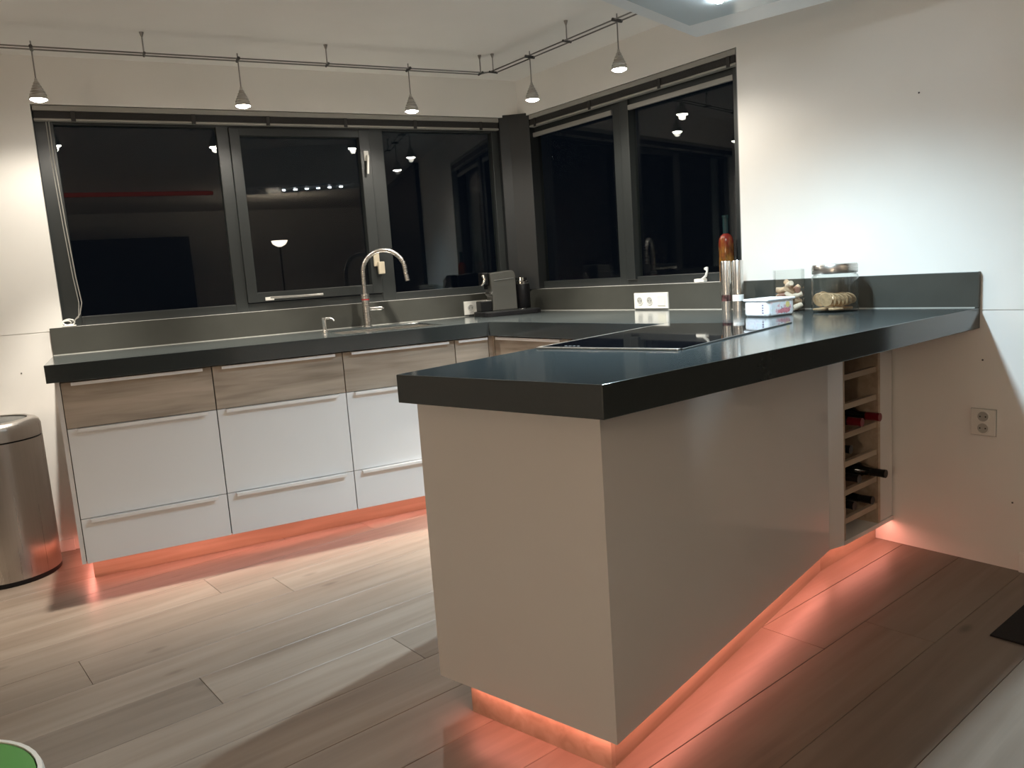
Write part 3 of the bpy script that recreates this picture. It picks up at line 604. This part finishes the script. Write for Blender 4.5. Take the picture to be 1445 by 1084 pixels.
# side profile extruded across the machine depth (rounded top rear)
prof = [(-0.078, 0.0), (-0.074, 0.085), (-0.088, 0.10), (-0.078, 0.115), (-0.084, 0.195), (-0.086, 0.222), (0.045, 0.232), (0.062, 0.228), (0.072, 0.214), (0.074, 0.195), (0.076, 0.0)]
mm = MB(); n = len(prof)
mm.v = [(p[0], -0.058, p[1]) for p in prof]+[(p[0], 0.058, p[1]) for p in prof]
mm.f = [tuple(range(n)), tuple(range(2*n-1, n-1, -1))]+[(i, i+n, (i+1) % n+n, (i+1) % n) for i in range(n)]
mm.build('housing', m_cof, cm_, bevel=0.005, seg=3)
MB().tube([(-0.066, -0.0595, 0.178), (0.060, -0.0595, 0.184)], 0.0028, 8).build('trim_line', m_chrome, cm_, smooth=True)
B(-0.128, -0.086, -0.040, 0.040, 0.150, 0.228).build('brew_head', m_black, cm_, bevel=0.008)
MB().tube([(-0.122, -0.042, 0.214), (-0.116, -0.046, 0.190), (-0.124, -0.044, 0.166), (-0.136, -0.040, 0.152)], [0.013, 0.012, 0.010, 0.007], 12).build('lever', m_chrome, cm_, smooth=True)
B(-0.105, -0.088, -0.012, 0.012, 0.128, 0.150).build('spout', m_black, cm_, bevel=0.003)
B(-0.150, -0.079, -0.045, 0.045, 0.0, 0.060).build('drip_tray', m_black, cm_, bevel=0.004)
B(-0.148, -0.082, -0.043, 0.043, 0.060, 0.064).build('drip_grid', m_steel, cm_, bevel=0.001)
fp = thing('milk_frother', 'black milk frother with steel rim beside the coffee machine', 'milk frother', (-0.128, -0.150, ZT))
MB().lathe([(0.048, 0.0), (0.050, 0.004), (0.050, 0.140), (0.047, 0.145)], (0, 0, 0), 28).build('jug', m_black, fp, smooth=True)
MB().lathe([(0.044, 0.145), (0.044, 0.160), (0.036, 0.166), (0.036, 0.184), (0.0, 0.186)], (0, 0, 0), 28).build('rim', m_chrome, fp, smooth=True)
dk = MB().lathe([(0.024, 0.0), (0.026, 0.003), (0.018, 0.007), (0.0, 0.008)], (-0.195, -0.272, ZT), 20).build('tea_light_dish', m_chrome, smooth=True)
tag(dk, 'small shiny round dish on the front edge of the coffee tray', 'dish')

# sockets
def socket(x, z, rz, wd, ht, cups, label, vertical=False, switch=False, org=(0, 0)):
    t = thing('wall_socket', label, 'wall socket', (org[0], org[1], 0), rz, 'white wall sockets')
    B(x-wd/2, x+wd/2, -0.010, 0.0, z-ht/2, z+ht/2).build('cover_plate', m_plast, t, bevel=0.002)
    B(x-wd/2-.002, x+wd/2+.002, -0.004, 0.0, z-ht/2-.002, z+ht/2+.002).build('plate_shade', m_sockshade, t)  # darker border drawn in for the shadow gap around the plate
    for (cx, cz) in cups:
        f = MB().lathe([(0.0225, -0.010), (0.0220, -0.0125), (0.0195, -0.0125), (0.0188, -0.0108)], (x+cx, 0, z+cz), 24, 'y').build('socket_cup', m_plast, t, smooth=True)
        MB().lathe([(0.0185, -0.0102), (0.0185, -0.0112), (0.0, -0.0112)], (x+cx, 0, z+cz), 20, 'y').build('cup_shade', m_sockshade, f)  # flat grey disc, shade of the hollow cup put into its colour
        for dx in (-0.0095, 0.0095): MB().lathe([(0.0028, -0.0110), (0.0028, -0.0116), (0.0, -0.0116)], (x+cx+dx, 0, z+cz), 8, 'y').build('pin_hole', m_black, f)
    if switch:
        B(x+wd/2-.066, x+wd/2-.014, -0.0125, -0.010, z-.026, z+.026).build('rocker_switch', mat('switch_cream', (0.80, 0.78, 0.66), 0.35, var=0.01), t, bevel=0.001)
    return t
socket(1.0385, 1.0235, THB, 0.235, 0.082, ((-0.075, 0), (-0.005, 0)), 'white double socket with a switch on the upstand right of the corner', switch=True)
socket(-0.375, 1.025, 0, 0.152, 0.080, ((-0.036, 0), (0.036, 0)), 'white double socket on the upstand beside the coffee machine')
t = socket(2.655, 0.548, THB, 0.084, 0.098, ((0, 0.022), (0, -0.022)), 'white double wall socket on the shaded wall under the worktop'); 
q = bn*-0.02; t.location = (q.x, q.y, 0)
pg = thing('power_plug', 'black plug in the socket beside the coffee machine', 'plug', (-0.339, -0.0122, 1.025))
MB().lathe([(0.0, -0.030), (0.012, -0.030), (0.017, -0.022), (0.0175, 0.0), (0.0, 0.0)], (0, 0, 0), 18, 'y').build('plug_body', m_black, pg, smooth=True)
MB().tube([(0, -0.026, 0), (0.02, -0.034, -0.004), (0.05, -0.036, -0.010), (0.075, -0.03, -0.013)], 0.003, 6).build('cable', m_black, pg, smooth=True)

# ================================================================== TRACK LIGHTING
ZT_ = 2.282
def track(pts, offs, label):
    t = thing('light_track', label, 'light track', (0, 0, 0), 0, 'low-voltage light tracks')
    (x0, y0), (x1, y1) = pts; d = Vector((x1-x0, y1-y0)).normalized(); nr = Vector((-d.y, d.x))
    for sgn in (-1, 1):
        MB().tube([(x0+nr.x*.02*sgn, y0+nr.y*.02*sgn, ZT_), (x1+nr.x*.02*sgn, y1+nr.y*.02*sgn, ZT_)], 0.0035, 8).build('rod', m_rod, t, smooth=True)
    for (x, y) in offs:
        s = MB().tube([(x, y, ZC-.012), (x, y, ZT_)], 0.003, 8).build('support', m_rod, t, smooth=True)
        MB().lathe([(0.010, ZC), (0.009, ZC-.004), (0.003, ZC-.022)], (x, y, 0), 12).build('ceiling_cup', m_rod, s, smooth=True)
        MB().tube([(x-nr.x*.026, y-nr.y*.026, ZT_), (x+nr.x*.026, y+nr.y*.026, ZT_)], 0.006, 8).build('clamp', m_dkmet, s, smooth=True)
    return t
tA = track([(-4.6, -0.450), (-0.445, -0.450)], [(-3.0, -0.450), (-2.085, -0.450), (-1.271, -0.450), (-0.446, -0.450)], 'twin-rod light track hanging parallel to the sink window')
pB = [Bp(s, 0.468) for s in (0.413, 1.007, 1.70)]
e2 = Bp(1.80, 0.468)
tB = track([tuple(pB[0]), tuple(e2)], [tuple(p) for p in pB], 'twin-rod light track running along the right-hand window wall')
for sg in (-1, 1):
    a = Vector((-0.445, -0.450+0.02*-sg)); nb = Vector((-bd.y, bd.x)); b = pB[0]+nb*0.02*sg
    b2 = pB[0]-bn*0.02*sg
    MB().tube([(a.x, -0.450-0.02*sg, ZT_), ((a.x+b2.x)/2+0.004, (-0.450-0.02*sg+b2.y)/2+0.004, ZT_+.003), (b2.x, b2.y, ZT_)], 0.0035, 8).build('flex_connector', m_rod, tA, smooth=True)
def pendant(x, y, rz, label):
    t = thing('pendant_lamp', label, 'pendant lamp', (x, y, 0), rz, 'small cone pendant lamps on the tracks')
    MB().tube([(-0.028, 0, ZT_), (0.028, 0, ZT_)], 0.0075, 10).build('track_clamp', m_dkmet, t, smooth=True)
    MB().tube([(0, 0, ZT_+.028), (0, 0, 2.150)], 0.0028, 8).build('rod', m_rod, t, smooth=True)
    pr = [(0.005, 2.160), (0.007, 2.150)]
    for i in range(5):
        z = 2.146-0.0115*i; rr = 0.009+0.0050*i; pr += [(rr, z), (rr+0.0042, z-.006), (rr+0.0022, z-.0085)]
    pr += [(0.036, 2.079), (0.0375, 2.074), (0.034, 2.0745), (0.030, 2.086)]
    sh = MB().lathe(pr, (0, 0, 0), 24).build('cone_shade', m_steel, t, smooth=True)
    MB().lathe([(0.0, 2.0795), (0.031, 2.079), (0.029, 2.0725), (0.018, 2.067), (0.0, 2.0655)], (0, 0, 0), 20).build('bulb', e_pend, t, smooth=True)
    spot('pendant_light', (0, 0, 2.060), P_PEND, C_PEND, 166, 0.5, 0.018, t)
    spot('pendant_beam', (0, 0, 2.058), P_BEAM, C_PEND, 66, 1.0, 0.022, t)
pendant(-2.514, -0.450, math.pi/2, 'leftmost cone pendant lamp, above the left jamb of the sink window')
pendant(-1.689, -0.450, math.pi/2, 'cone pendant lamp above the first window mullion from the left')
pendant(-0.854, -0.450, math.pi/2, 'cone pendant lamp to the right of the tap on the sink-side track')
for s, lb in ((0.725, 'cone pendant lamp nearest the room corner on the right-hand track'), (1.340, 'rightmost cone pendant lamp, close to the extractor hood')):
    p = Bp(s, 0.468); pendant(p.x, p.y, THB+math.pi/2, lb)

# ================================================================== EXTRACTOR HOOD
hd = thing('extractor_hood', 'white extractor hood with pale glass underside above the hob', 'extractor hood', (L0.x, L0.y, 0), PHI)
ZH = 2.07; hx0, hx1, hy0, hy1 = 0.376, 1.574, -0.633, -0.107
B(hx0, hx1, hy0, hy1, ZH+.006, ZC).build('canopy', m_hoodw, hd, bevel=0.004)
ix0, ix1, iy0, iy1 = hx0+.170, hx1-.170, hy0+.060, hy1-.060
fr = MB()
fr.box(hx0+.001, ix0-.004, hy0+.001, hy1-.001, ZH, ZH+.006); fr.box(ix1+.004, hx1-.001, hy0+.001, hy1-.001, ZH, ZH+.006)
fr.box(ix0-.004, ix1+.004, hy0+.001, iy0-.004, ZH, ZH+.006); fr.box(ix0-.004, ix1+.004, iy1+.004, hy1-.001, ZH, ZH+.006)
fr.build('rim_frame', m_hoodw, hd)
gl = B(ix0, ix1, iy0, iy1, ZH-.004, ZH+.004).build('glass_panel', m_hoodg, hd, bevel=0.002)
MB().box(ix0-.004, ix1+.004, iy0-.004, iy1+.004, ZH+.0045, ZH+.0058).build('shadow_gap', m_carc, hd)
for i in range(6):
    ax = 0.73+0.098*i; ay = -0.37
    MB().lathe([(0.019, ZH-.0045), (0.019, ZH-.006), (0.015, ZH-.0065)], (ax, ay, 0), 20).build('lamp_ring', m_chrome, hd, smooth=True)
    MB().lathe([(0.015, ZH-.0062), (0.0135, ZH-.0115), (0.008, ZH-.0150), (0.0, ZH-.0160)], (ax, ay, 0), 20).build('lamp_lens', e_hood, hd)
    spot('hood_light', (ax, ay, ZH-.020), P_HOOD, C_HOOD, 146, 1.0, 0.015, hd)

# ================================================================== BIN
bn_ = thing('waste_bin', 'tall brushed steel waste bin with black lid at the left edge', 'waste bin', (-2.918, -0.200, 0))
MB().lathe([(0.205, 0.0), (0.209, 0.004), (0.209, 0.022)], (0, 0, 0), 56).build('base_ring', m_black, bn_, smooth=True)
MB().lathe([(0.210, 0.022), (0.210, 0.634), (0.206, 0.634)], (0, 0, 0), 56).build('body', m_binst, bn_, smooth=True)
MB().lathe([(0.205, 0.630), (0.205, 0.640)], (0, 0, 0), 56).build('gap_ring', m_black, bn_, smooth=True)
MB().lathe([(0.207, 0.640), (0.210, 0.641), (0.210, 0.690), (0.204, 0.708), (0.190, 0.719), (0.168, 0.724), (0.160, 0.722), (0.160, 0.70)], (0, 0, 0), 56).build('lid_ring', m_binst, bn_, smooth=True)
MB().lathe([(0.0, 0.722), (0.120, 0.721), (0.1575, 0.717), (0.1575, 0.70)], (0, 0, 0), 48).build('lid', mat('lid_black', (0.02, 0.024, 0.024), 0.25, var=0.1), bn_, smooth=True)

# stool with a green seat (only its rim shows bottom left), dark mat (right edge)
st = thing('stool', 'stool with bright green round seat at the lower left edge', 'stool', (-2.735, -3.00, 0))
m_green = mat('green_seat', (0.06, 0.30, 0.035), 0.45, var=0.12)
MB().lathe([(0.0, 0.478), (0.176, 0.478), (0.182, 0.484), (0.180, 0.492), (0.0, 0.496)], (0, 0, 0), 48).build('seat', m_green, st, smooth=True)
MB().lathe([(0.182, 0.470), (0.190, 0.472), (0.192, 0.484), (0.189, 0.493), (0.1825, 0.4935), (0.1825, 0.478)], (0, 0, 0), 48).build('seat_rim', m_plast, st, smooth=True)
for a in (45, 135, 225, 315):
    ca, sa = math.cos(D(a)), math.sin(D(a)); MB().tube([(ca*.11, sa*.11, 0.474), (ca*.165, sa*.165, 0.0)], [0.014, 0.011], 12).build('leg', m_plast, st, smooth=True)
mt = B(0, 0.55, -0.40, 0, 0.0, 0.006).build('floor_mat', mat('mat_black', (0.010, 0.010, 0.010), 0.95, var=0.3, vscale=(200, 200, 200), bump=0.5, bscale=400), bevel=0.002)
mt.location = (-0.058, -2.975, 0.0); mt.rotation_euler = (0, 0, PLK); tag(mt, 'black floor mat cut by the right edge', 'mat')

# ================================================================== LIVING SIDE (behind the camera, some mirrored in the panes, some added for light)
fl = thing('floor_lamp', 'uplighter floor lamp with glowing bowl mirrored in the window', 'floor lamp', (-0.385, -5.5, 0))
MB().lathe([(0.14, 0), (0.14, 0.015), (0.02, 0.03), (0.012, 0.05)], (0, 0, 0), 28).build('base', m_dkmet, fl, smooth=True)
MB().tube([(0, 0, 0.04), (0, 0, 1.74)], 0.011, 10).build('pole', m_dkmet, fl, smooth=True)
MB().lathe([(0.0, 1.735), (0.03, 1.74), (0.075, 1.765), (0.10, 1.81), (0.096, 1.812), (0.07, 1.772), (0.0, 1.748)], (0, 0, 0), 32).build('bowl_shade', e_liv, fl, smooth=True)
point('floor_lamp_light', (0, 0, 1.80), P_LIV, C_LIV, 0.02, fl)
gp = thing('fill_globe', 'added fill light, white globe on a pole on the living side', 'floor lamp', (-4.3, -4.8, 0))  # unseen lamp added as fill for the peninsula end panel
MB().lathe([(0.13, 0.0), (0.13, 0.012), (0.015, 0.022)], (0, 0, 0), 28).build('base', m_dkmet, gp, smooth=True)
MB().tube([(0, 0, 0.02), (0, 0, 1.14)], 0.009, 10).build('pole', m_dkmet, gp, smooth=True)
MB().lathe([(0.0, 1.12)]+[(0.12*math.sin(math.pi*i/16), 1.25-0.12*math.cos(math.pi*i/16)) for i in range(1, 16)]+[(0.0, 1.37)], (0, 0, 0), 32).build('globe', emitmat('fill_glow', C_LIV, P_FILL*0.45), gp, smooth=True)
rl = thing('ceiling_led', 'red LED line under the ceiling mirrored in the left pane', 'LED strip', (-2.75, -5.05, 2.35))
B(0, 1.6, -0.02, 0.0, -0.025, 0.024).build('channel', m_rail, rl); B(0.002, 1.598, 0.0005, 0.003, -0.022, 0.022).build('diffuser', emitmat('red_line_glow', (0.9, 0.14, 0.07), 0.28), rl)
sd_ = thing('added_dark_panels', 'dark panels added on the right wall to darken its reflection', 'door', (0, 0, 0), THB)  # dark panels added so worktop edge and panes mirror something dark
m_dkpanel = mat('added_panel_dark', (0.018, 0.017, 0.017), 0.5, var=0.1)
for i in range(3): B(2.96+i*1.4, 4.35+i*1.4, -0.022, 0.018, 0.012, 2.30).build('dark_leaf', m_dkpanel, sd_, bevel=0.003)
B(2.95, 7.2, -0.03, 0.019, 2.302, 2.36).build('top_rail', m_dkmet, sd_); B(2.95, 7.2, -0.026, 0.019, 0.0, 0.011).build('bottom_rail', m_dkmet, sd_)
tv = thing('tall_cabinet', 'tall dark cabinet on the living side mirrored in the window', 'cabinet', (-2.2, YF+.3, 0))
B(-0.9, 0.9, -0.28, 0.28, 0.05, 2.0).build('body', mat('cab_dark', (0.03, 0.03, 0.032), 0.4, var=0.1), tv, bevel=0.003)
B(-0.85, 0.85, -0.25, 0.25, 0.0, 0.05).build('base', m_black, tv)
B(-0.89, -0.005, 0.281, 0.30, 0.06, 1.99).build('door', mat('cab_door', (0.05, 0.05, 0.055), 0.3, var=0.1), tv, bevel=0.002)
B(0.005, 0.89, 0.281, 0.30, 0.06, 1.99).build('door', MATS['cab_door'], tv, bevel=0.002)
